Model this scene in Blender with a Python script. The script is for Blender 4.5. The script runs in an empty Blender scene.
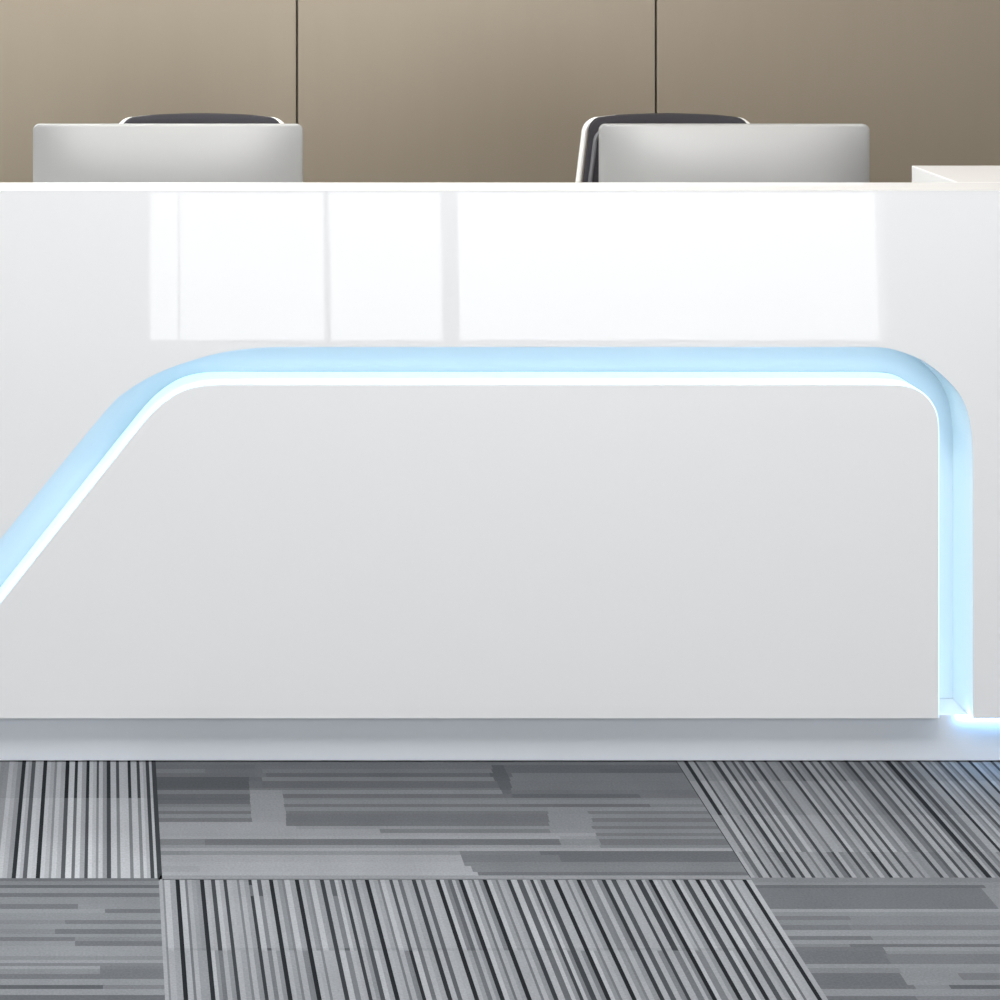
import bpy, bmesh, math, random
from mathutils import Vector
C = bpy.context.scene.collection
S = bpy.context.scene
R = math.radians

# ------------------------------------------------------------------ camera
F = 2200.0                                  # focal length in pixels of a 1000 px frame
CX, CY, CZ = 0.0, -F / 528.0, 1.695         # eye level 1.7 m, 4.17 m in front of the desk
VX, VY = 105.0, -133.0                      # vanishing point of the floor lines (frame pixels)
cam = bpy.data.cameras.new('camera'); co = bpy.data.objects.new('camera', cam); C.objects.link(co)
cam.sensor_width = 36; cam.lens = F / 1000 * 36
cam.shift_x = (500 - VX) / 1000; cam.shift_y = (VY - 500) / 1000
co.location = (CX, CY, CZ); co.rotation_euler = (R(90), 0, 0)
cam.clip_start = 0.05
S.camera = co
S.view_settings.view_transform = 'Standard'
try: S.view_settings.look = 'None'
except Exception: pass
S.view_settings.gamma = 1; S.view_settings.use_curve_mapping = False
S.view_settings.exposure = 0.0

# ------------------------------------------------------------------ daylight and lamps
SKY = 4.2
w = bpy.data.worlds.new('daylight'); S.world = w; w.use_nodes = True
w.node_tree.nodes['Background'].inputs[0].default_value = (0.94, 0.97, 1.0, 1)
w.node_tree.nodes['Background'].inputs[1].default_value = SKY

def area(name, loc, sx, sy, power, col=(1, 0.98, 0.96), rot=(0, 0, 0), spread=180):
    l = bpy.data.lights.new(name, 'AREA'); l.shape = 'RECTANGLE'; l.size = sx; l.size_y = sy
    l.energy = power; l.color = col; l.spread = R(spread)
    o = bpy.data.objects.new(name, l); C.objects.link(o); o.location = loc; o.rotation_euler = rot
    return o
CEIL = 2.95
LOBBY = [(-1.2, -1.1), (1.2, -1.1), (3.6, -1.1), (-1.2, -4.6), (1.2, -4.6), (3.6, -4.6)]
for i, (x, y) in enumerate(LOBBY):
    area('ceiling_light_lamp', (x, y, CEIL - 0.035), 1.15, 0.55, (41 if x < 3 else 14) if y > -2 else (15 if x < 3 else 7), (0.985, 0.985, 1.0))
DESKL = [(-1.5, 0.85, 66, (0.90, 0.97, 1.0)), (0.3, 0.85, 18, (1, 0.95, 0.88)), (2.1, 0.4, 5, (1, 0.80, 0.58))]
for x, y, p, c_ in DESKL:
    area('ceiling_light_lamp', (x, y, CEIL - 0.035), 1.15, 0.55, p, c_)

# ------------------------------------------------------------------ helpers
def tag(o, label=None, cat=None, group=None, kind=None):
    if label: o['label'] = label
    if cat: o['category'] = cat
    if group: o['group'] = group
    if kind: o['kind'] = kind
    return o
def obj(name, bm, mat, parent=None, smooth=False):
    me = bpy.data.meshes.new(name)
    bmesh.ops.recalc_face_normals(bm, faces=bm.faces)
    bm.to_mesh(me); bm.free()
    if smooth:
        for p in me.polygons: p.use_smooth = True
        try: me.set_sharp_from_angle(angle=R(35))
        except Exception: pass
    o = bpy.data.objects.new(name, me); C.objects.link(o)
    if mat: me.materials.append(mat)
    if parent: o.parent = parent
    return o
def empty(name, loc):
    o = bpy.data.objects.new(name, None); C.objects.link(o); o.location = loc
    o.empty_display_size = 0.1
    return o
def NB(): return bmesh.new()
def box(bm, x0, x1, y0, y1, z0, z1, bev=0.0, seg=2):
    vs = [bm.verts.new(p) for p in ((x0,y0,z0),(x1,y0,z0),(x1,y1,z0),(x0,y1,z0),(x0,y0,z1),(x1,y0,z1),(x1,y1,z1),(x0,y1,z1))]
    fs = [bm.faces.new([vs[i] for i in f]) for f in ((0,3,2,1),(4,5,6,7),(0,1,5,4),(1,2,6,5),(2,3,7,6),(3,0,4,7))]
    if bev:
        es = list({e for f in fs for e in f.edges})
        bmesh.ops.bevel(bm, geom=es, offset=bev, segments=seg, profile=0.5, affect='EDGES')
    return bm
def tube(bm, pts, r, seg=12, closed=False, taper=None):
    pts = [Vector(p) for p in pts]; n = len(pts); rings = []
    up = None
    for i, p in enumerate(pts):
        a = pts[(i-1) % n] if (closed or i > 0) else p
        b = pts[(i+1) % n] if (closed or i < n-1) else p
        t = (b - a).normalized()
        if up is None:
            up = Vector((0,0,1)) if abs(t.z) < 0.9 else Vector((0,1,0))
        u = (up - t * up.dot(t)).normalized(); v = t.cross(u); up = u
        rr = taper[i] if taper else r
        rings.append([bm.verts.new(p + (u*math.cos(k*2*math.pi/seg) + v*math.sin(k*2*math.pi/seg)) * rr) for k in range(seg)])
    m = n if closed else n-1
    for i in range(m):
        A, B = rings[i], rings[(i+1) % n]
        for k in range(seg):
            bm.faces.new((A[k], A[(k+1)%seg], B[(k+1)%seg], B[k]))
    if not closed:
        bm.faces.new(rings[0][::-1]); bm.faces.new(rings[-1])
    return bm
def catmull(pts, n=6):
    out = []
    for i in range(len(pts)-1):
        p0 = pts[max(i-1,0)]; p1 = pts[i]; p2 = pts[i+1]; p3 = pts[min(i+2,len(pts)-1)]
        for k in range(n):
            t = k/n
            out.append(tuple(0.5*((2*b)+(-a+c)*t+(2*a-5*b+4*c-d)*t*t+(-a+3*b-3*c+d)*t**3) for a,b,c,d in zip(p0,p1,p2,p3)))
    out.append(tuple(pts[-1]))
    return out

# ------------------------------------------------------------------ materials
def mat(name, col, rough=0.5, metal=0.0, coat=0.0, coat_rough=0.03, spec=0.5, emis=None, estr=0):
    m = bpy.data.materials.new(name); m.use_nodes = True
    b = m.node_tree.nodes['Principled BSDF']
    b.inputs['Base Color'].default_value = (*col, 1); b.inputs['Roughness'].default_value = rough
    b.inputs['Metallic'].default_value = metal
    b.inputs['Coat Weight'].default_value = coat; b.inputs['Coat Roughness'].default_value = coat_rough
    b.inputs['Specular IOR Level'].default_value = spec
    if emis:
        b.inputs['Emission Color'].default_value = (*emis, 1); b.inputs['Emission Strength'].default_value = estr
    return m
def noisy(m, scale, amt, stretch=(1,1,1), bump=0.0, rough_amt=0.0):
    nt = m.node_tree; b = nt.nodes['Principled BSDF']; col = b.inputs['Base Color'].default_value[:]
    tc = nt.nodes.new('ShaderNodeTexCoord'); mp = nt.nodes.new('ShaderNodeMapping'); mp.inputs['Scale'].default_value = stretch
    nz = nt.nodes.new('ShaderNodeTexNoise'); nz.inputs['Scale'].default_value = scale; nz.inputs['Detail'].default_value = 5
    nt.links.new(tc.outputs['Object'], mp.inputs[0]); nt.links.new(mp.outputs[0], nz.inputs['Vector'])
    mr = nt.nodes.new('ShaderNodeMapRange'); mr.inputs['To Min'].default_value = 1-amt; mr.inputs['To Max'].default_value = 1+amt
    nt.links.new(nz.outputs['Fac'], mr.inputs['Value'])
    mx = nt.nodes.new('ShaderNodeVectorMath'); mx.operation = 'SCALE'; mx.inputs[0].default_value = col[:3]
    nt.links.new(mr.outputs[0], mx.inputs['Scale']); nt.links.new(mx.outputs[0], b.inputs['Base Color'])
    if bump:
        bp = nt.nodes.new('ShaderNodeBump'); bp.inputs['Strength'].default_value = bump; bp.inputs['Distance'].default_value = 0.002
        nt.links.new(nz.outputs['Fac'], bp.inputs['Height']); nt.links.new(bp.outputs[0], b.inputs['Normal'])
    return m
M_white = noisy(mat('gloss_white_lacquer', (0.785, 0.787, 0.79), 0.015, spec=0.5), 3, 0.004)
M_plinth = noisy(mat('satin_grey_plinth', (0.71, 0.745, 0.79), 0.35, spec=0.4), 6, 0.01)
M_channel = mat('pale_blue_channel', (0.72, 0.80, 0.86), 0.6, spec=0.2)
LED = (0.42, 0.78, 1.0)
M_led = mat('led_diffuser', (0.8, 0.8, 0.8), 0.5, emis=LED, estr=1.0)
M_led2 = mat('led_diffuser_bright', (0.8, 0.8, 0.8), 0.5, emis=(0.25, 0.57, 1.0), estr=16.0)
M_wallpanel = noisy(mat('taupe_wall_panel', (0.335, 0.282, 0.215), 0.38, metal=0.25), 14, 0.03, (1, 1, 0.15))
M_groove = mat('dark_joint', (0.16, 0.14, 0.12), 0.8)
M_paint = noisy(mat('white_wall_paint', (0.72, 0.71, 0.69), 0.7), 5, 0.01)
M_ceil = noisy(mat('white_ceiling_paint', (0.8, 0.8, 0.79), 0.8), 5, 0.01)
M_frame = mat('white_window_frame', (0.5, 0.5, 0.5), 0.5)
M_lampbody = mat('lamp_housing', (0.8, 0.8, 0.8), 0.4)
M_lampdiff = mat('lamp_diffuser', (0.9, 0.9, 0.9), 0.5, emis=(1, 0.98, 0.95), estr=4)
M_silver = noisy(mat('silver_display_shell', (0.34, 0.34, 0.335), 0.5, metal=0.3), 30, 0.01)
M_screen = mat('black_screen_glass', (0.01, 0.01, 0.012), 0.08)
M_mesh = noisy(mat('charcoal_chair_fabric', (0.024, 0.022, 0.028), 0.75), 300, 0.25, bump=0.3)
M_piping = noisy(mat('grey_chair_trim', (0.14, 0.14, 0.15), 0.6), 60, 0.1)
M_chairwhite = mat('white_chair_frame', (0.85, 0.84, 0.81), 0.25)
M_chrome = mat('chrome', (0.75, 0.75, 0.76), 0.15, metal=1)
M_castor = mat('black_castor_plastic', (0.02, 0.02, 0.02), 0.5)
M_wood = noisy(mat('pale_work_surface', (0.75, 0.75, 0.74), 0.4), 8, 0.01)

# ------------------------------------------------------------------ room shell
X0, X1, YF, YB = -3.6, 5.6, -7.6, 2.0
st = lambda name, bm, m, parent=None: tag(obj(name, bm, m, parent), kind=None if parent else 'structure')
ceiling = st('ceiling', box(NB(), X0, X1, YF, YB + 0.15, CEIL, CEIL + 0.1), M_ceil)
st('wall_left', box(NB(), X0 - 0.1, X0, YF, YB + 0.15, 0, CEIL), M_paint)
st('wall_right', box(NB(), X1, X1 + 0.1, YF, YB + 0.15, 0, CEIL), M_paint)
wb = st('wall_back', box(NB(), X0, X1, YB + 0.02, YB + 0.15, 0, CEIL), M_groove)
PW = 359 * (YB - CY) / F                     # panel pitch
xs0 = (297 - VX) * (YB - CY) / F
xs = [xs0 + PW * k for k in range(-5, 6)]
edges = [X0] + [x for x in xs if X0 + 0.1 < x < X1 - 0.1] + [X1]
for a, b in zip(edges[:-1], edges[1:]):
    obj('wall_panel', box(NB(), a + 0.0028, b - 0.0028, YB, YB + 0.02, 0.0, CEIL, 0.0012, 1), M_wallpanel, wb)
# wall behind the viewer, with a floor-to-ceiling window that the desk front mirrors
WX = lambda px: (px - VX) / F * (-CY - YF)   # mirrored column -> metres on that wall
wx0, wx1, wz0, wz1 = WX(150), WX(881), 0.02, 2.6
bm = NB()
box(bm, X0, wx0, YF - 0.12, YF, 0, CEIL); box(bm, wx1, X1, YF - 0.12, YF, 0, CEIL)
box(bm, wx0, wx1, YF - 0.12, YF, 0, wz0); box(bm, wx0, wx1, YF - 0.12, YF, wz1, CEIL)
st('wall_front', bm, M_paint)
bm = NB()
box(bm, wx0, wx1, YF - 0.10, YF - 0.04, wz0, wz0 + 0.03); box(bm, wx0, wx1, YF - 0.10, YF - 0.04, wz1 - 0.03, wz1)
for c, wd in ((179, 0.010), (327, 0.03), (450, 0.085)):
    box(bm, WX(c) - wd/2, WX(c) + wd/2, YF - 0.10, YF - 0.03, wz0 + 0.03, wz1 - 0.03)
win = st('window_1', bm, M_frame)
pt = area('window_portal', ((wx0+wx1)/2, YF - 0.13, (wz0+wz1)/2), wx1-wx0, wz1-wz0, 1, rot=(R(90), 0, 0))
pt.data.cycles.is_portal = True

# ------------------------------------------------------------------ carpet tiles (surface pattern of the floor)
rnd = random.Random(5)
def YG(py): return CY + F * CZ / (py - VY)           # floor depth seen at frame row py
TS = 0.990
TX0 = (153.5 - VX) / 528.0                           # tile seam on x
TY0 = YG(879.5)                                        # tile seam on y
def lin(v):
    v = v / 255.0
    return v / 12.92 if v <= 0.04045 else ((v + 0.055) / 1.055) ** 2.4
fb = NB(); lay = fb.loops.layers.float_color.new('pile')
KF = 1.0
def fquad(x0, x1, y0, y1, v, z=0.0):
    if x1 - x0 < 1e-5 or y1 - y0 < 1e-5: return
    f = fb.faces.new([fb.verts.new((a, b, z)) for a, b in ((x0, y0), (x1, y0), (x1, y1), (x0, y1))])
    c = (lin(v - 3), lin(v), lin(v + 4), 1)
    for l in f.loops: l[lay] = c
def tile_v(tx, ty, base, lines, segs):
    """stripes that run away from the desk. lines: (offset m, width m, value); segs: (y0,y1,gain,extra lines)"""
    x1 = tx + TS
    for (ya, yb, gain, alt, jit) in segs:
        cuts = []
        for (o, wd, v) in lines:
            if alt is not None and o in alt: v = alt[o]
            cuts.append((tx + o - wd/2, tx + o + wd/2, v))
        cuts.sort(); x = tx; r = random.Random(int((tx + 9) * 97 + jit * 13))
        for (a, b, v) in cuts + [(x1, x1, 0)]:
            a = max(min(a, x1), x); b = min(b, x1)
            gap = a - x
            if gap > 0.0045:
                # bright thread beside each dark line, mid greys between
                n = max(1, round(gap / 0.0075)); e = gap / n
                for k in range(n):
                    bv = base + (r.choice((14, 24, 10)) if k == 0 else r.choice((-26, -12, -4, 0, 8)))
                    fquad(x + k*e, x + (k+1)*e, ya, yb, bv * gain)
            elif gap > 0: fquad(x, a, ya, yb, base * gain)
            if b > a: fquad(a, b, ya, yb, v if v < 60 else v * gain)
            x = max(x, b)
def tile_h(tx, ty, rows, default=(92, 148), seed=0):
    """bands parallel to the desk. rows: (y0,y1,[(x0,x1,v)...]) with far rows first; rest generated"""
    r = random.Random(seed); y = ty + TS; x1 = tx + TS
    for (ya, yb, spans) in rows:                      # ya nearer, yb further
        x = tx
        for (a, b, v) in spans:
            a = max(a, x); b = min(b, x1)
            if b > a: fquad(a, b, ya, yb, v); x = b
        if x < x1: fquad(x, x1, ya, yb, spans[-1][2])
    return
def gen_rows(tx, ya, yb, seed):
    r = random.Random(seed); rows = []; y = yb
    while y > ya + 1e-4:
        h = r.choice((0.012, 0.02, 0.03, 0.045, 0.07)); y2 = max(ya, y - h)
        sp = []; x = tx
        while x < tx + TS:
            l = r.choice((0.25, 0.4, 0.6, 1.0)); sp.append((x, x + l, r.choice((98, 108, 118, 128, 138, 148)))); x += l
        rows.append((y2, y, sp)); y = y2
    return rows
def gen_lines(seed, n=44):
    r = random.Random(seed); out = []
    for i in range(n):
        o = (i + 0.6) / n * TS + r.uniform(-0.003, 0.003)
        v = r.choice((34, 45, 60, 70, 85, 95, 110, 140))
        out.append((round(o, 4), r.uniform(0.006, 0.011), v))
    return out
def HR(ref_rows, tx):
    """rows given as frame rows/columns -> metres on the floor"""
    out = []
    for (p0, p1, spans) in ref_rows:
        yb, ya = YG(p0), YG(p1); pm = (p0 + p1) / 2; sc = (pm - VY) / CZ
        out.append((ya, yb, [((a - VX) / sc, (b - VX) / sc, v) for a, b, v in spans]))
    return out
L, Rr = -200, 1400
A_rows = HR([
 (745,765,[(L,Rr,108)]),
 (765,769,[(L,255,104),(255,492,108),(492,504,88),(504,Rr,98)]),
 (769,773,[(L,205,118),(205,262,108),(262,492,115),(492,506,88),(506,600,98),(600,Rr,94)]),
 (773,777,[(L,255,106),(255,266,108),(266,490,98),(490,508,88),(508,512,96),(512,Rr,114)]),
 (777,781,[(L,249,88),(249,262,100),(262,494,120),(494,510,90),(510,Rr,114)]),
 (781,788,[(L,249,86),(249,262,104),(262,498,100),(498,511,92),(511,Rr,112)]),
 (788,790,[(L,249,90),(249,262,112),(262,500,112),(500,511,94),(511,Rr,112)]),
 (790,794,[(L,250,116),(250,282,135),(282,502,128),(502,511,100),(511,Rr,108)]),
 (794,798,[(L,250,98),(250,283,138),(283,512,104),(512,640,96),(640,Rr,108)]),
 (798,800,[(L,250,96),(250,284,138),(284,Rr,122)]),
 (800,804,[(L,250,100),(250,284,140),(284,512,128),(512,Rr,128)]),
 (804,807,[(L,251,118),(251,284,140),(284,520,108),(520,650,102),(650,Rr,118)]),
 (807,811,[(L,251,128),(251,285,140),(285,548,128),(548,Rr,132)]),
 (811,814,[(L,251,108),(251,286,142),(286,548,112),(548,588,130),(588,Rr,112)]),
 (814,818,[(L,251,130),(251,286,142),(286,548,108),(548,592,132),(592,Rr,128)]),
 (818,822,[(L,252,112),(252,286,144),(286,549,108),(549,592,132),(592,Rr,110)]),
 (822,826,[(L,286,148),(286,549,110),(549,592,132),(592,Rr,126)]),
 (826,829,[(L,296,148),(296,400,140),(400,548,134),(548,592,132),(592,Rr,110)]),
 (829,833,[(L,380,148),(380,550,118),(550,596,134),(596,Rr,128)]),
 (833,836,[(L,596,146),(596,Rr,112)]),
 (836,839,[(L,560,150),(560,596,138),(596,Rr,128)]),
 (839,845,[(L,205,118),(205,420,106),(420,560,104),(560,600,128),(600,Rr,108)]),
 (845,848,[(L,460,134),(460,600,138),(600,Rr,122)]),
 (848,851,[(L,Rr,148)]),
 (851,855,[(L,190,124),(190,460,130),(460,540,112),(540,Rr,98)]),
 (855,862,[(L,462,148),(462,560,108),(560,Rr,98)]),
 (862,866,[(L,464,152),(464,Rr,116)]),
 (866,872,[(L,200,146),(200,472,152),(472,Rr,118)]),
 (872,876,[(L,478,154),(478,Rr,102)]),
 (876,879.5,[(L,Rr,146)]),
], TX0)
A_rows = gen_rows(TX0, YG(745), TY0 + TS, 21) + A_rows
tile_h(TX0, TY0, A_rows)
E_rows = HR([
 (879.5,885,[(L,Rr,128)]),
 (885,888,[(L,985,98),(985,Rr,125)]),
 (888,909,[(L,990,106),(990,Rr,128)]),
 (909,912,[(L,Rr,140)]),
 (912,916,[(L,Rr,126)]),
 (916,920,[(L,850,108),(850,Rr,120)]),
 (920,925,[(L,Rr,122)]),
 (925,930,[(L,850,106),(850,Rr,112)]),
 (930,936,[(L,Rr,134)]),
 (936,940,[(L,872,104),(872,Rr,122)]),
 (940,944,[(L,Rr,132)]),
 (944,947,[(L,850,118),(850,Rr,100)]),
 (947,951,[(L,884,104),(884,Rr,132)]),
 (951,954,[(L,886,102),(886,Rr,124)]),
 (954,964,[(L,888,102),(888,Rr,110)]),
 (964,968,[(L,Rr,130)]),
 (968,973,[(L,900,118),(900,Rr,126)]),
 (973,980,[(L,902,98),(902,960,124),(960,Rr,108)]),
 (980,985,[(L,906,98),(906,Rr,126)]),
 (985,989,[(L,915,100),(915,950,120),(950,Rr,88)]),
 (989,996,[(L,Rr,128)]),
 (996,1010,[(L,920,100),(920,Rr,112)]),
], TX0 + TS)
E_rows += gen_rows(TX0 + TS, TY0 - TS, YG(1010), 4)
tile_h(TX0 + TS, TY0 - TS, E_rows)
F_rows = HR([
 (879.5,885,[(L,Rr,120)]),
 (885,888,[(L,Rr,92)]),
 (888,893,[(L,Rr,126)]),
 (893,897,[(L,Rr,100)]),
 (897,904,[(L,Rr,124)]),
 (904,909,[(L,78,104),(78,Rr,126)]),
 (909,913,[(L,105,132),(105,Rr,102)]),
 (913,920,[(L,Rr,126)]),
 (920,924,[(L,65,118),(65,Rr,104)]),
 (924,929,[(L,Rr,126)]),
 (929,934,[(L,55,118),(55,Rr,100)]),
 (934,937,[(L,Rr,126)]),
 (937,941,[(L,75,104),(75,Rr,118)]),
 (941,946,[(L,75,128),(75,Rr,102)]),
 (946,956,[(L,Rr,132)]),
 (956,960,[(L,Rr,122)]),
 (960,963,[(L,Rr,136)]),
 (963,966,[(L,Rr,112)]),
 (966,969,[(L,100,136),(100,Rr,108)]),
 (969,974,[(L,100,122),(100,Rr,104)]),
 (974,979,[(L,Rr,104)]),
 (979,985,[(L,Rr,130)]),
 (985,989,[(L,103,86),(103,Rr,112)]),
 (989,995,[(L,Rr,132)]),
 (995,1008,[(L,Rr,96)]),
], TX0 - TS)
F_rows += gen_rows(TX0 - TS, TY0 - TS, YG(1008), 8)
tile_h(TX0 - TS, TY0 - TS, F_rows)
# centre stripe tile
def o881(px): return (px - VX) * CZ / (881 - VY) - TX0
B = [(163,3,120),(177.5,5,30),(186,3,105),(202,5,36),(213,5,62),(225,4,58),(238,3,112),(250,4,50),(259,5,80),(271,5,32),(283,3,110),(297,5,30),(308,3,112),(322,5,52),(332,6,84),
     (343,4,50),(354,5,70),(367,5,30),(379,3,105),(391,4,66),(400,5,96),(414,5,50),(423,5,84),(438,5,28),(450,5,86),(461,5,30),(473,3,96),(485,5,28),(497,3,105),(509,5,48),(520,7,78),(532,4,54),
     (543,6,58),(556,5,28),(567,3,104),(579,5,26),(591,3,108),(604,5,44),(614,6,72),(628,4,54),(639,7,56),(651,5,26),(662,3,112),(674,5,28),(686,6,62),(698,5,28),(709,6,72),(722,5,52),(732,3,100),(745,5,30)]
Bl = [(round(o881(p), 5), wd / 598.0, v) for p, wd, v in B]
k = {p: o for (p, _, _), (o, _, _) in zip(B, Bl)}
alt_near = {k[332]: 112, k[391]: 34, k[414]: 40, k[450]: 100, k[461]: 34, k[520]: 92, k[556]: 30, k[614]: 74, k[639]: 104, k[259]: 108, k[213]: 104}
ydash = YG(949)
segsB = [(YG(896), YG(886), 1.0, {k[250]: 110, k[259]: 78}, 1), (YG(948), YG(896), 1.0, {k[259]: 112, k[332]: 108}, 1),
         (YG(950.5), YG(948), 0.95, None, 1), (TY0 - TS, YG(950.5), 0.99, alt_near, 2)]
segsB = [(YG(885), TY0 - 0.001, 1.0, None, 1), (YG(896), YG(885), 1.0, {k[250]: 100}, 1)] + segsB[1:]
tile_v(TX0, TY0 - TS, 139, [(o_, w_ * 0.82, v_) for o_, w_, v_ in Bl], segsB)
# upper left stripe tile (lines measured at frame row 875)
def o875(px): return (px - VX) * CZ / (875 - VY) - (TX0 - TS)
Cc = [(14,5,42),(25,5,84),(38,5,40),(50,3,130),(63,5,78),(73,4,100),(86,4,70),(97,3,128),(109,5,66),(119,4,118),(132,4,112),(142,4,118),(152.5,4.5,60)]
Cl = [(round(o875(p), 5), wd / 595.0, v) for p, wd, v in Cc]
kc = {p: o for (p, _, _), (o, _, _) in zip(Cc, Cl)}
Cl += [(o, wd, v) for (o, wd, v) in gen_lines(31) if o < Cl[0][0] - 0.015]
far = {kc[63]: 32, kc[73]: 48, kc[86]: 34, kc[97]: 74, kc[109]: 44, kc[119]: 72, kc[132]: 40, kc[142]: 62}
tile_v(TX0 - TS, TY0, 162, [(o_, w_ * 0.85, v_) for o_, w_, v_ in Cl], [(YG(798), TY0 + TS, 0.98, far, 5), (TY0, YG(798), 1.04, None, 5)])
# upper right stripe tile (lines measured at frame row 765)
def o765(px): return (px - VX) * CZ / (765 - VY) - (TX0 + TS)
D = [(678,3,58),(688,5,40),(697,3,66),(707,3,120),(717,5,56),(726,4,72),(735,4,84),(745,3,108),(756,4,62),(768,3,98),(783,4,58),(793,3,108),(804,4,60),(813,4,92),(822,4,66),(833,3,108),(849,4,60),(862,4,86),(871,4,68),(880,4,92),(891,6,38),(902,5,66),(912,3,108),(922,4,44),(932,3,112),(942,4,70),(951,3,104),(961,4,62),(973,4,44),(984,3,96),(995,4,64),(1006,4,70)]
Dl = [(round(o765(p), 5), wd / 535.0, v) for p, wd, v in D]
kd = {p: o for (p, _, _), (o, _, _) in zip(D, Dl)}
Dl += [(o, wd, v) for (o, wd, v) in gen_lines(32) if o > Dl[-1][0] + 0.015]
dfar = {kd[707]: 128, kd[745]: 80, kd[768]: 76, kd[793]: 70, kd[833]: 72}
dnear = {kd[697]: 62, kd[707]: 78, kd[726]: 62, kd[688]: 92}
tile_v(TX0 + TS, TY0, 134, [(o_, w_ * 0.8, v_) for o_, w_, v_ in Dl], [(YG(781), TY0 + TS, 0.92, dfar, 9), (YG(815), YG(781), 1.0, None, 9), (YG(852), YG(815), 1.05, None if False else dnear, 9), (TY0, YG(852), 0.98, {**dnear, kd[768]: 60, kd[804]: 44, kd[735]: 66}, 12)])
# seam threads
fquad(TX0 - 0.004, TX0 + 0.004, TY0, TY0 + TS, 62, 0.0004)
fquad(TX0 - 0.002, TX0 + 0.004, TY0 - TS, TY0, 150, 0.0004)
fquad(TX0, TX0 + TS, TY0, TY0 + 0.014, 138, 0.0004)
fquad(TX0 - TS, TX0, TY0 - 0.006, TY0 + 0.004, 104, 0.0004)
fquad(TX0 + TS, TX0 + 2*TS, TY0 - 0.010, TY0 + 0.006, 122, 0.0004)
# the rest of the lobby carpet, same checkerboard
i0 = math.floor((X0 - TX0) / TS); i1 = math.ceil((X1 - TX0) / TS)
j0 = math.floor((YF - TY0) / TS); j1 = math.ceil((YB + 0.15 - TY0) / TS)
for i in range(i0, i1):
    for j in range(j0, j1):
        if i in (-1, 0, 1) and j in (-1, 0): continue
        tx, ty = TX0 + i*TS, TY0 + j*TS
        if (i + j) % 2 == 0: tile_h(tx, ty, gen_rows(tx, ty, ty + TS, i*31 + j*7 + 100))
        else:
            tile_v(tx, ty, 145, gen_lines(i*17 + j*5 + 60), [(ty, ty + TS*0.45, 1.0, None, 2), (ty + TS*0.45, ty + TS, 0.95, None, 4)])
fquad(X0, X1, YF, YB + 0.15, 110, -0.003)
for v in fb.verts:
    v.co.x = min(max(v.co.x, X0), X1); v.co.y = min(max(v.co.y, YF), YB + 0.15)
bmesh.ops.dissolve_degenerate(fb, edges=fb.edges, dist=1e-6)
M_carpet = bpy.data.materials.new('striped_carpet_tiles'); M_carpet.use_nodes = True
nt = M_carpet.node_tree; bs = nt.nodes['Principled BSDF']; bs.inputs['Roughness'].default_value = 0.95; bs.inputs['Specular IOR Level'].default_value = 0.1
at_ = nt.nodes.new('ShaderNodeVertexColor'); at_.layer_name = 'pile'
tc = nt.nodes.new('ShaderNodeTexCoord')
nz = nt.nodes.new('ShaderNodeTexNoise'); nz.inputs['Scale'].default_value = 260; nz.inputs['Detail'].default_value = 3
nz2 = nt.nodes.new('ShaderNodeTexNoise'); nz2.inputs['Scale'].default_value = 9; nz2.inputs['Detail'].default_value = 3
nt.links.new(tc.outputs['Object'], nz.inputs['Vector']); nt.links.new(tc.outputs['Object'], nz2.inputs['Vector'])
mr = nt.nodes.new('ShaderNodeMapRange'); mr.inputs['To Min'].default_value = 0.72; mr.inputs['To Max'].default_value = 1.28
nt.links.new(nz.outputs['Fac'], mr.inputs['Value'])
mr2 = nt.nodes.new('ShaderNodeMapRange'); mr2.inputs['To Min'].default_value = 0.88; mr2.inputs['To Max'].default_value = 1.12
nt.links.new(nz2.outputs['Fac'], mr2.inputs['Value'])
mm = nt.nodes.new('ShaderNodeMath'); mm.operation = 'MULTIPLY'; nt.links.new(mr.outputs[0], mm.inputs[0]); nt.links.new(mr2.outputs[0], mm.inputs[1])
m3 = nt.nodes.new('ShaderNodeMath'); m3.operation = 'MULTIPLY'; m3.inputs[1].default_value = 1.0; nt.links.new(mm.outputs[0], m3.inputs[0])
CARPET_GAIN = m3.inputs[1]; CARPET_GAIN.default_value = 0.71
sc_ = nt.nodes.new('ShaderNodeVectorMath'); sc_.operation = 'SCALE'
nt.links.new(at_.outputs['Color'], sc_.inputs[0]); nt.links.new(m3.outputs[0], sc_.inputs['Scale']); nt.links.new(sc_.outputs[0], bs.inputs['Base Color'])
bp = nt.nodes.new('ShaderNodeBump'); bp.inputs['Strength'].default_value = 0.25; bp.inputs['Distance'].default_value = 0.002
nt.links.new(nz.outputs['Fac'], bp.inputs['Height']); nt.links.new(bp.outputs[0], bs.inputs['Normal'])
for f in fb.faces:
    if f.normal.z < 0: f.normal_flip()
me = bpy.data.meshes.new('floor'); fb.to_mesh(me); fb.free(); me.materials.append(M_carpet)
floor = bpy.data.objects.new('floor', me); C.objects.link(floor); tag(floor, kind='structure')

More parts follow.
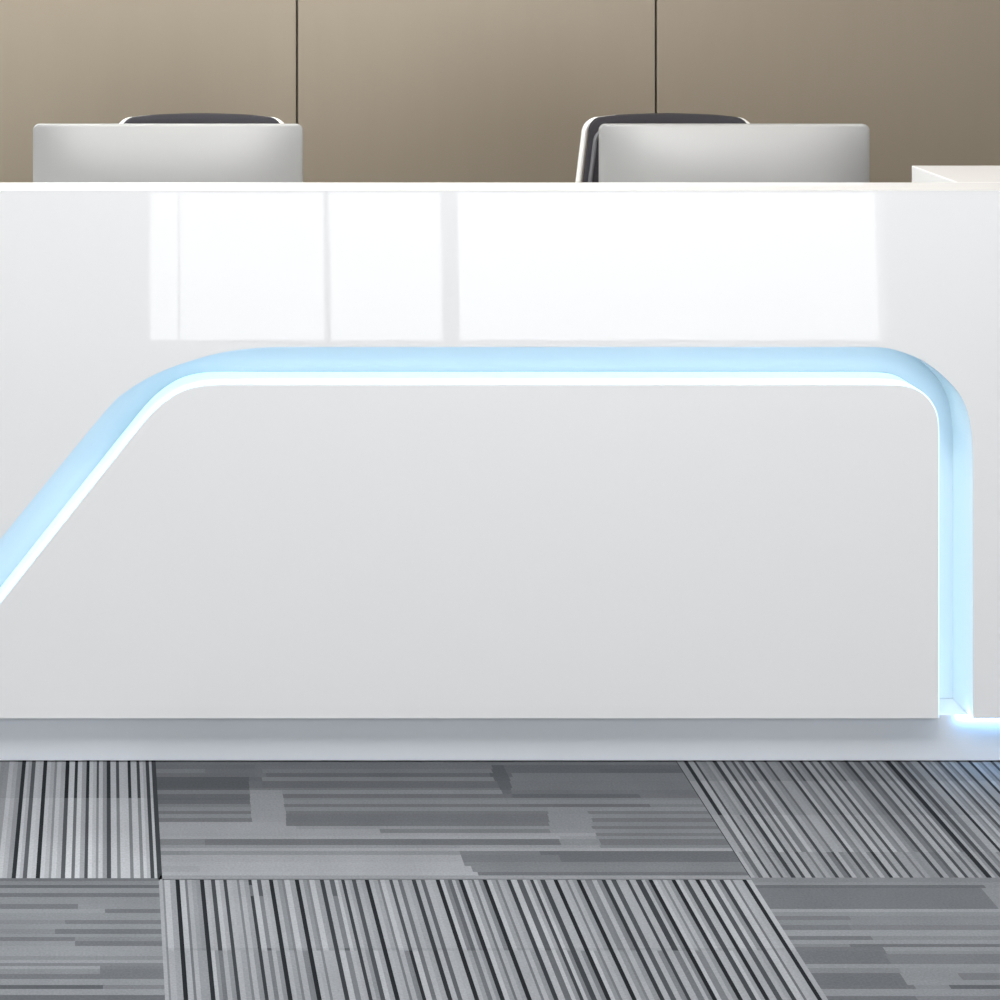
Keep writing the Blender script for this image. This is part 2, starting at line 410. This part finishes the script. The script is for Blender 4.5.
# ------------------------------------------------------------------ reception desk
TILT = R(3.3); HB, HT = 0.0905, 1.077           # the front leans back by three degrees
Yb = -0.022                                   # front plane at the bottom edge
tn = math.tan(TILT)
def PL(px, py):
    """frame column/row -> (x, z) on the leaning front plane"""
    dx, dz = (px - VX) / F, -(py - VY) / F
    # y = Yb + (z-HB)*tn ; z = CZ + dz*t ; y = CY + t
    t = (Yb - CY + (CZ - HB) * tn) / (1 - dz * tn)
    return (dx * t, CZ + dz * t)
def P3(x, z, d=0.0): return (x, Yb + (z - HB) * tn + d, z)
desk = empty('reception_desk', (0.9, 0.3, 0))
tag(desk, 'long white glossy reception desk with a light blue glowing channel across its front', 'reception desk')
DX, DY = -0.9, -0.3
def place(o):
    o.parent = desk; o.matrix_parent_inverse = desk.matrix_basis.inverted(); o.location = (0, 0, 0)
    return o
def slab(name, poly, d0, d1, m, bev=0.001):
    bm = NB()
    fr = [bm.verts.new(P3(x, z, d0)) for x, z in poly]
    f = bm.faces.new(fr)
    bk = [bm.verts.new(P3(x, z, d1)) for x, z in poly]
    bm.faces.new(bk[::-1]); n = len(poly)
    for i in range(n): bm.faces.new((fr[i], bk[i], bk[(i+1) % n], fr[(i+1) % n]))
    if bev:
        bmesh.ops.bevel(bm, geom=[e for e in f.edges if not all(v.co.z > HT - 0.01 for v in e.verts)], offset=bev, segments=2, profile=0.5, affect='EDGES')
    return obj(name, bm, m)
outer_px = [(-146,718)] + [(0,539.5),(60,466)] + [(110,406),(127,391),(148,378),(170,368),(192,360.5),(215,354),(240,349.6),(270,347.3),(310,347)]
outer_px = [(-146,718)] + catmull(outer_px[1:], 5) + catmull([(860,347),(880,347.3),(896,350),(920,359),(940,373),(958,392),(967,410),(971.5,432),(973,460),(973,500)], 5)
inner_px = [(-93,718)] + catmull([(0,604),(72,513),(105,471.5),(128,442.5),(146,420.5),(158,408),(171,398),(184,391),(198,387),(214,385.2),(240,385)], 5) + \
           catmull([(870,385),(896,385.6),(911,388),(924,395),(933,406),(937.5,419),(938.5,440),(938.5,470)], 5)
outer = [PL(*p) for p in outer_px]; inner = [PL(*p) for p in inner_px]
xr = outer[-1][0]; xi = inner[-1][0]
xl = outer[0][0] - 0.6; xR = 2.75
xr = PL(973, 718)[0]
outer = [(outer[0][0], HB)] + outer[1:] + [(xr, HB)]
xi = PL(938.5, 718)[0]
inner = [(inner[0][0], HB)] + inner[1:] + [(xi, HB)]
DEP = 0.100
poly = [(xl, HT - 0.004), (xl, HB)] + outer + [(xR, HB), (xR, HT - 0.004)]
place(slab('front_panel', poly, 0, DEP, M_white))
place(slab('inset_panel', inner, 0, DEP, M_white))
# back of the light channel
bm = NB(); fq = [P3(xl, HB, DEP), P3(xR, HB, DEP), P3(xR, 0.9, DEP), P3(xl, 0.9, DEP)]
fq2 = [P3(xl, HB, DEP + .004), P3(xR, HB, DEP + .004), P3(xR, 0.9, DEP + .004), P3(xl, 0.9, DEP + .004)]
a = [bm.verts.new(p) for p in fq]; b = [bm.verts.new(p) for p in fq2]
bm.faces.new(a); bm.faces.new(b[::-1])
for i in range(4): bm.faces.new((a[i], b[i], b[(i+1)%4], a[(i+1)%4]))
place(obj('channel_back', bm, M_channel))
# light strip lying along the edge of the inset panel
def ribbon(path, off, d0, d1, th=0.002):
    bm = NB(); n = len(path); rows = []
    for i, (x, z) in enumerate(path):
        a = path[max(i-1, 0)]; b = path[min(i+1, n-1)]
        tx, tz = b[0]-a[0], b[1]-a[1]; l = math.hypot(tx, tz); nx, nz_ = -tz/l, tx/l
        p = (x + nx*off, z + nz_*off); q = (x + nx*(off+th), z + nz_*(off+th))
        rows.append([bm.verts.new(P3(*p, d0)), bm.verts.new(P3(*p, d1)), bm.verts.new(P3(*q, d1)), bm.verts.new(P3(*q, d0))])
    for A_, B_ in zip(rows[:-1], rows[1:]):
        for k_ in range(4): bm.faces.new((A_[k_], A_[(k_+1)%4], B_[(k_+1)%4], B_[k_]))
    bm.faces.new(rows[0][::-1]); bm.faces.new(rows[-1])
    return bm
place(tag(obj('light_strip', ribbon(inner, 0.0008, 0.004, DEP - 0.004), M_led, smooth=True), 'glowing white and light blue strip'))
# second length under the right hand part of the front
bm = NB(); box(bm, xi + 0.042, xR - 0.02, -0.012, -0.002, HB - 0.007, HB - 0.001)
place(tag(obj('light_strip', bm, M_led2), 'brighter blue strip under the right end'))
# plinth
bm = NB(); box(bm, xl + 0.03, xR - 0.03, 0.0, 0.1, 0.0025, HB - 0.0005, 0.0008, 1); box(bm, xl + 0.07, xR - 0.07, 0.045, 0.085, 0.0, 0.003)
place(tag(obj('plinth', bm, M_plinth), 'satin grey plinth'))
# top edge, back, worktop, end block
ytf = Yb + (HT - HB) * tn
YL = 0.143
bm = NB(); box(bm, xl, xR, ytf, YL, HT - 0.004, HT); place(obj('counter_top', bm, M_white))
bm = NB(); box(bm, xl, xR, YL - 0.006, YL - 0.001, 0.0, HT - 0.0045); place(obj('back_panel', bm, M_white))
bm = NB(); box(bm, xl, 1.645, YL, 0.78, 0.69, 0.72, 0.002, 1); place(obj('work_surface', bm, M_wood))
for px_ in (xl, 0.76, 1.62):
    bm = NB(); box(bm, px_, px_ + 0.025, YL, 0.76, 0.0, 0.69); place(obj('side_panel', bm, M_wood))
YE = (CZ - HT) * F / (165.5 - VY) + CY
xe = (911.5 - VX) / F * (YE - CY)
bm = NB(); box(bm, xe, xR, YL, YE, 0.0, HT, 0.002, 2); place(tag(obj('end_block', bm, M_white), 'deeper white block at the right end'))

# ------------------------------------------------------------------ displays
def rrect(wd, h, r, n=6):
    pts = []
    for cx_, cz_, a0 in ((wd/2-r, h/2-r, 0), (-wd/2+r, h/2-r, 90), (-wd/2+r, -h/2+r, 180), (wd/2-r, -h/2+r, 270)):
        for k_ in range(n+1):
            a_ = R(a0 + 90*k_/n); pts.append((cx_ + r*math.cos(a_), cz_ + r*math.sin(a_)))
    return pts
MY = 0.56
def display(cxp, label):
    D_ = MY - CY; wd = 270 * D_ / F; top = CZ - (124 + 133) * D_ / F; h = 0.37
    x = (cxp - VX) * D_ / F
    root = empty('computer_display', (x, MY, 0.72)); tag(root, label, 'computer display', 'silver displays on the reception desk')
    zc = top - h/2 - 0.72
    bm = NB(); out = rrect(wd, h, 0.014)
    rings = []
    ex = []
    for a_, b_ in zip(out, out[1:] + out[:1]):            # subdivide the long sides
        m_ = max(1, int(math.hypot(b_[0]-a_[0], b_[1]-a_[1]) / 0.02))
        ex += [(a_[0] + (b_[0]-a_[0])*k_/m_, a_[1] + (b_[1]-a_[1])*k_/m_) for k_ in range(m_)]
    out = ex
    bulge = lambda x_, z_: -0.058 * (1 - abs(2*x_/wd)**3) * (1 - abs(2*z_/h)**2.2)
    prof = [(1.0, 0.008), (1.0, 0.0), (0.996, -0.002)] + [(s_, -0.003) for s_ in (0.985, 0.96, 0.92, 0.87, 0.81, 0.74, 0.66, 0.57, 0.47, 0.36, 0.25, 0.12)]
    for s, d in prof:
        rings.append([bm.verts.new((px_*s, d + (bulge(px_*s, pz*s) if s < 0.99 else 0), zc + pz*s)) for px_, pz in out])
    n = len(out)
    for A_, B_ in zip(rings[:-1], rings[1:]):
        for k_ in range(n): bm.faces.new((A_[k_], A_[(k_+1)%n], B_[(k_+1)%n], B_[k_]))
    bm.faces.new(rings[-1]); bm.faces.new(rings[0][::-1])
    obj('shell', bm, M_silver, root, smooth=True)
    bm = NB(); f = [bm.verts.new((px_, 0.0085, zc + 0.03 + pz)) for px_, pz in rrect(wd-0.012, h-0.072, 0.006)]
    g = [bm.verts.new((px_, 0.0100, zc + 0.03 + pz)) for px_, pz in rrect(wd-0.012, h-0.072, 0.006)]
    bm.faces.new(f); bm.faces.new(g[::-1]); nn = len(f)
    for k_ in range(nn): bm.faces.new((f[k_], g[k_], g[(k_+1)%nn], f[(k_+1)%nn]))
    obj('screen', bm, M_screen, root)
    # bent stand
    bm = NB(); prof2 = [(-0.06, 0.004), (0.02, 0.004), (-0.02, 0.004)]
    pts = [(-0.047, zc - 0.03), (-0.058, zc - 0.09), (-0.066, 0.09), (-0.068, 0.03), (-0.062, 0.012), (-0.045, 0.006)]
    rows = []
    for i_, (yy, zz) in enumerate(pts):
        rows.append([bm.verts.new((sx*0.07, yy - 0.003, zz)) for sx in (-1, 1)] + [bm.verts.new((sx*0.07, yy + 0.003, zz)) for sx in (1, -1)])
    for A_, B_ in zip(rows[:-1], rows[1:]):
        for k_ in range(4): bm.faces.new((A_[k_], A_[(k_+1)%4], B_[(k_+1)%4], B_[k_]))
    bm.faces.new(rows[0][::-1]); bm.faces.new(rows[-1])
    obj('stand', bm, M_silver, root, smooth=True)
    bm = NB(); box(bm, -0.09, 0.09, -0.075, 0.09, 0.0005, 0.007, 0.002, 2); obj('stand_foot', bm, M_silver, root)
    return root
display(168, 'silver display left of its twin, its back turned to the visitor, chair centred behind it')
display(734.5, 'silver display right of its twin, with a dark and white chair edge on its left')

# ------------------------------------------------------------------ chairs
CHY = 1.2
def back_outline(wt, wb_, ztop, zbot, r, crown=0.006, n=8):
    """open path up the left side, over the top and down the right side"""
    pts = [(-wb_/2, zbot)]
    zt = ztop - r
    def side(z): return wb_/2 + (wt/2 - wb_/2) * ((z - zbot) / (ztop - zbot)) ** 1.15
    for k_ in range(1, 7): z = zbot + (zt - zbot) * k_/6; pts.append((-side(z), z))
    cx_ = -side(zt) + r
    for k_ in range(1, n+1): a_ = R(180 - 90*k_/n); pts.append((cx_ + r*math.cos(a_), zt + r*math.sin(a_)*1.0))
    for k_ in range(1, 8):
        x = cx_ + (-2*cx_) * k_/8; pts.append((x, ztop + crown * (1 - (2*x/wt)**2)))
    left = [p for p in pts if p[0] < -1e-6]
    mid = [p for p in pts if abs(p[0]) <= 1e-6]
    left = sorted(left, key=lambda p: 0) 
    left = [p for p in pts[:pts.index(min(pts, key=lambda p: abs(p[0])))]]
    return left + [(0.0, ztop + crown)] + [(-x, z) for x, z in reversed(left)]
def curve_y(x, z): return 0.10 * (x / 0.22) ** 2 * -0.35 + 0.05 * (z - 0.85)       # sides wrap forward, top leans back
def chair():
    root = empty('office_chair', (0, 0, 0))
    D_ = CHY - CY; wt = 163 * D_ / F; wb_ = 0.53; ztop = CZ - (113.5 + 133) * D_ / F - 0.0155
    out = back_outline(wt, wb_, ztop, 0.56, 0.035)
    bm = NB(); tube(bm, [(x, curve_y(x, z) + 0.012, z) for x, z in out], 0.0072, 10)
    # cross bar at the foot of the frame
    tube(bm, [(out[0][0] + (out[-1][0]-out[0][0])*k_/8, curve_y(out[0][0] + (out[-1][0]-out[0][0])*k_/8, 0.56) + 0.012, 0.56) for k_ in range(9)], 0.0085, 10)
    obj('back_frame', bm, M_chairwhite, root, smooth=True)
    # upholstered panel inside the frame, as rings shrinking toward the middle
    def shrunk(d, dt):
        res = []
        for x, z in out:
            sx = (abs(x) - d) / max(abs(x), 1e-6) if abs(x) > d else 0.0
            zz = 0.56 + (z - 0.56) * (ztop + 0.006 - dt - 0.56) / (ztop + 0.006 - 0.56)
            res.append((x * max(sx, 0), max(zz, 0.575)))
        return res
    bm = NB(); rings = []
    for d, dt, y in ((0.012, -0.006, 0.008), (0.008, -0.009, 0.0), (0.010, -0.007, -0.009), (0.020, 0.004, -0.015), (0.10, 0.09, -0.012), (0.17, 0.2, -0.010)):
        rings.append([bm.verts.new((x, curve_y(x, z) + y, z)) for x, z in shrunk(d, dt)])
    n = len(out)
    for A_, B_ in zip(rings[:-1], rings[1:]):
        for k_ in range(n-1): bm.faces.new((A_[k_], A_[k_+1], B_[k_+1], B_[k_]))
        bm.faces.new((A_[-1], A_[0], B_[0], B_[-1]))
    bm.faces.new(rings[-1]); bm.faces.new(rings[0][::-1])
    obj('backrest', bm, M_mesh, root, smooth=True)
    # grey roll along the sides of the cushion
    for s in (-1, 1):
        sp = [p for p in shrunk(0.021, 0.020) if p[0] * s > 0.12 and p[1] < ztop - 0.006]
        if s > 0: sp = sp[::-1]
        bm = NB(); tube(bm, [(x, curve_y(x, z) - 0.016, z) for x, z in sp], 0.0052, 8)
        obj('side_trim', bm, M_piping, root, smooth=True)
    # seat
    bm = NB(); sh = rrect(0.50, 0.47, 0.09, 6); rings = []
    for s, z in ((0.93, 0.415), (1.0, 0.43), (1.0, 0.465), (0.95, 0.485), (0.7, 0.49), (0.3, 0.482)):
        rings.append([bm.verts.new((x*s, -0.27 + y*s, z - (0.02 if y < -0.2 else 0))) for x, y in sh])
    n = len(sh)
    for A_, B_ in zip(rings[:-1], rings[1:]):
        for k_ in range(n): bm.faces.new((A_[k_], A_[(k_+1)%n], B_[(k_+1)%n], B_[k_]))
    bm.faces.new(rings[-1]); bm.faces.new(rings[0][::-1])
    obj('seat', bm, M_mesh, root, smooth=True)
    bm = NB(); tube(bm, [(0, -0.20, 0.39), (0, -0.02, 0.40), (0, 0.045, 0.46), (0, 0.03, 0.58), (0, 0.02, 0.70)], 0.02, 10, taper=[.03, .028, .024, .02, .014])
    obj('back_support', bm, M_castor, root, smooth=True)
    for s in (-1, 1):
        bm = NB(); tube(bm, catmull([(s*0.20, -0.25, 0.41), (s*0.285, -0.25, 0.43), (s*0.295, -0.25, 0.55), (s*0.29, -0.25, 0.635)], 4), 0.013, 8)
        ar = obj('armrest', bm, M_chairwhite, root, smooth=True)
        bm = NB(); box(bm, s*0.29 - 0.035, s*0.29 + 0.035, -0.38, -0.14, 0.635, 0.66, 0.01, 3); obj('arm_pad', bm, M_castor, ar, smooth=True)
    bm = NB(); tube(bm, [(0, -0.2, 0.10), (0, -0.2, 0.25), (0, -0.2, 0.251), (0, -0.2, 0.415)], 0.02, 12, taper=[.03, .03, .017, .017])
    obj('gas_column', bm, M_chrome, root, smooth=True)
    bm = NB()
    for k_ in range(5):
        a_ = R(90 + 72*k_); dx, dy = math.cos(a_), math.sin(a_)
        tube(bm, [(dx*0.01, -0.2 + dy*0.01, 0.105), (dx*0.15, -0.2 + dy*0.15, 0.095), (dx*0.29, -0.2 + dy*0.29, 0.072)], 0.02, 8, taper=[.026, .020, .014])
    base = obj('star_base', bm, M_chrome, root, smooth=True)
    for k_ in range(5):
        a_ = R(90 + 72*k_); dx, dy = math.cos(a_), math.sin(a_); bm = NB()
        for s in (-1, 1):
            c0 = Vector((dx*0.29 - dy*s*0.012, -0.2 + dy*0.29 + dx*s*0.012, 0.029)); ax = Vector((-dy, dx, 0)) * 0.008
            tube(bm, [c0 - ax, c0 + ax], 0.028, 16)
        tube(bm, [(dx*0.29, -0.2+dy*0.29, 0.03), (dx*0.29, -0.2+dy*0.29, 0.066)], 0.006, 6)
        obj('castor', bm, M_castor, base, smooth=True)
    return root
def copy_tree(o, parent=None):
    c = o.copy(); C.objects.link(c)
    if parent: c.parent = parent
    for ch in list(o.children): copy_tree(ch, c)
    return c
ch1 = chair()
ch2 = copy_tree(ch1)
sc_ch = (CHY - CY) / F
ch1.location = ((201.5 - VX) * sc_ch, CHY, 0); ch2.location = ((667 - VX) * sc_ch, CHY, 0)
tag(ch1, 'dark office chair whose top edge alone peeks over the left display', 'office chair', 'office chairs behind the desk')
tag(ch2, 'dark office chair with white frame, showing left of and above the right display', 'office chair', 'office chairs behind the desk')

# ------------------------------------------------------------------ ceiling lights
for x, y in LOBBY + [(a_, b_) for a_, b_, _, _ in DESKL]:
    r_ = empty('ceiling_light', (x, y, CEIL)); 
    tag(r_, 'flat rectangular ceiling light panel above the lobby' if y < 0 else 'flat rectangular ceiling light panel above the staff side', 'ceiling light', 'ceiling lights')
    bm = NB()
    for (a0, a1, b0, b1) in ((-.6, .6, -.3, -.275), (-.6, .6, .275, .3), (-.6, -.575, -.275, .275), (.575, .6, -.275, .275)):
        box(bm, a0, a1, b0, b1, -0.03, 0)
    obj('housing', bm, M_lampbody, r_)
    bm = NB(); box(bm, -.575, .575, -.275, .275, -0.024, 0); obj('diffuser', bm, M_lampdiff, r_)
